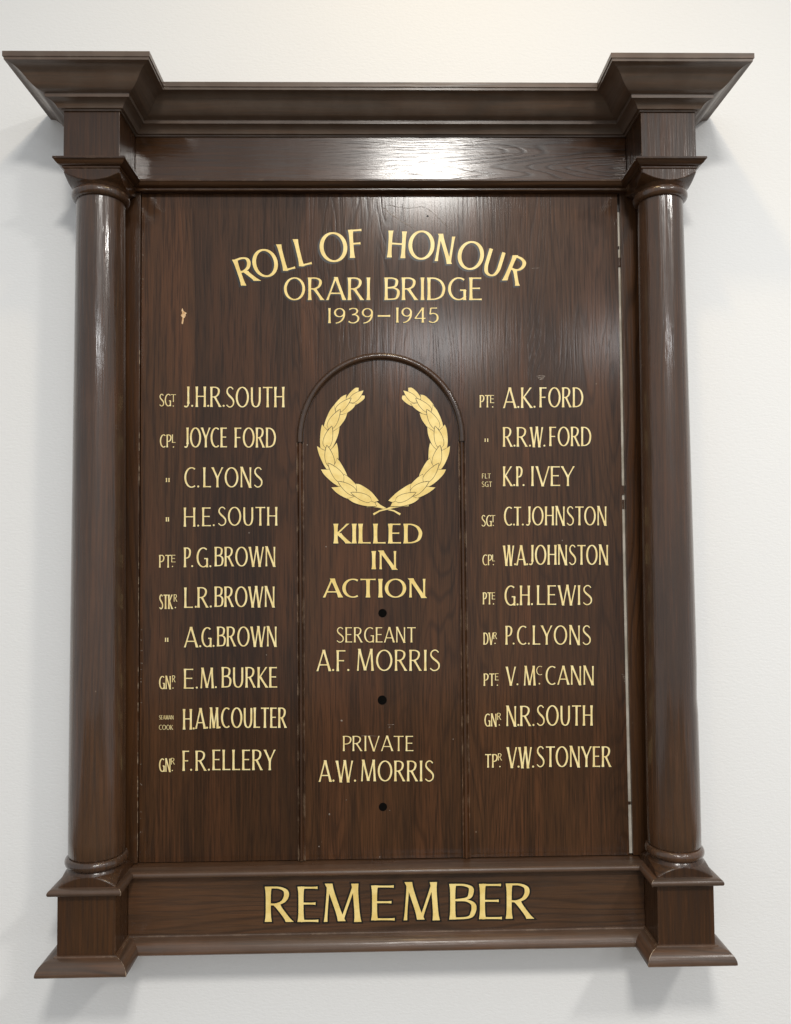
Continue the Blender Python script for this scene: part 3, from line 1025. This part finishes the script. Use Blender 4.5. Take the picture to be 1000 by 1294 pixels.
def scratch(pts, w, mat):
    v, f = [], []
    for i, (px, py) in enumerate(pts):
        a = pts[max(0, i - 1)]
        b = pts[min(len(pts) - 1, i + 1)]
        t = Vector((b[0] - a[0], b[1] - a[1])).normalized()
        ww = w * random.uniform(0.4, 1.1)
        for s in (1, -1):
            x, z = un(px - t.y * s * ww, py + t.x * s * ww, PP)
            v.append(V(x, PP + 0.00022, z))
    for i in range(len(pts) - 1):
        f.append((2 * i, 2 * i + 1, 2 * i + 3, 2 * i + 2))
    mesh_obj('scratch', v, f, mat, board)


def g7(x, y): return 480 + x / 3.125, 230 + y / 3.125


scratch(spline([g7(*q) for q in ((5, 95), (35, 118), (70, 145), (110, 168), (135, 186))], 3), 0.45, M['scratch'])
scratch(spline([g7(*q) for q in ((30, 90), (70, 98), (120, 103), (165, 97), (200, 112), (235, 145), (275, 182))], 3), 0.35, M['scratch'])
scratch([(490 / 1.0, 916), (498, 915.6)], 0.3, M['scratch'])
scratch([(457, 930), (466, 929.6), (476, 930.4)], 0.25, M['scratch'])
scratch([(672, 339), (682, 338.5)], 0.25, M['scratch'])
for px, py, r in ((431.6, 910.6, 1.5), (437.7, 1011, 0.9), (416.4, 1029, 1.3), (403.4, 1069.6, 0.9), (492.3, 919, 1.5), (492.6, 1024, 0.9), (573, 934, 0.8), (412.4, 691, 0.9), (315, 673.5, 1.2), (337, 827.5, 0.9),
                  (388.5, 562, 0.8), (711, 683, 1.0), (331, 746.5, 0.9), (480, 1083, 0.9)):
    pts = []
    for q in range(6):
        a = q * math.pi / 3
        rr = r * random.uniform(0.6, 1.15)
        pts.append((px + rr * math.cos(a), py + rr * math.sin(a)))
    flat('nick', pts, M['scratch'], 0.00024)
for cx0, cy0 in ((684, 477.5),):
    for j in range(3):
        scratch([(cx0 - 6 + j * 2, cy0 + j * 2 - 2), (cx0 + j, cy0 - 3 + j * 2), (cx0 + 5 - j, cy0 + j * 1.5 - 2)], 0.6, M['scratch'])


# worn mitred corners of the nosing and the plinth
def worn(prof, i, pm, r=0.00035):
    v, f = [], []
    pts = []
    for d, z in prof:
        x, p = off(i, d + 0.0001, pm)
        pts.append(V(x, p, z))
    for q in pts:
        rr = r * random.uniform(0.5, 1.3)
        for s in range(6):
            a = s * math.pi / 3
            v.append(q + Vector((rr * math.cos(a), 0, rr * math.sin(a))))
    for a in range(len(pts) - 1):
        for s in range(6):
            s2 = (s + 1) % 6
            f.append((a * 6 + s, a * 6 + s2, a * 6 + 6 + s2, a * 6 + 6 + s))
    mesh_obj('worn_corner', v, f, M['worn'], board)


for i in (2, 5):
    worn(plin[2:-2], i, PB)
    worn(nose[2:-2], i, PB, 0.0003)

# rubbed and chipped spots along the joint between the left stile and the panel
z = 0.43
while z > -0.39:
    L_ = random.uniform(0.004, 0.03)
    if random.random() < 0.55:
        w_ = random.uniform(0.0002, 0.0006)
        box('rubbed_edge', -0.3063 - w_, -0.3063 + 0.0001, 0.0138, 0.01435, z - L_, z, M['worn'], board, bevel=0)
    z -= L_ + random.uniform(0.004, 0.02)
for py in (268, 322, 352, 365, 796, 808, 822, 838, 846, 858, 862, 888, 966, 990, 1026, 1034, 1052):
    px = 180.5 - (py - 268) * 0.0045
    scratch([(px, py), (px + random.uniform(0.5, 2.5), py + random.uniform(-1, 2.5))], 0.55, M['scratch'])
for j in range(7):
    scratch([(786 + j * 0.8, 852 + j * 2.2), (789.5 + j * 0.2, 853 + j * 2.2)], 0.4, M['scratch'])
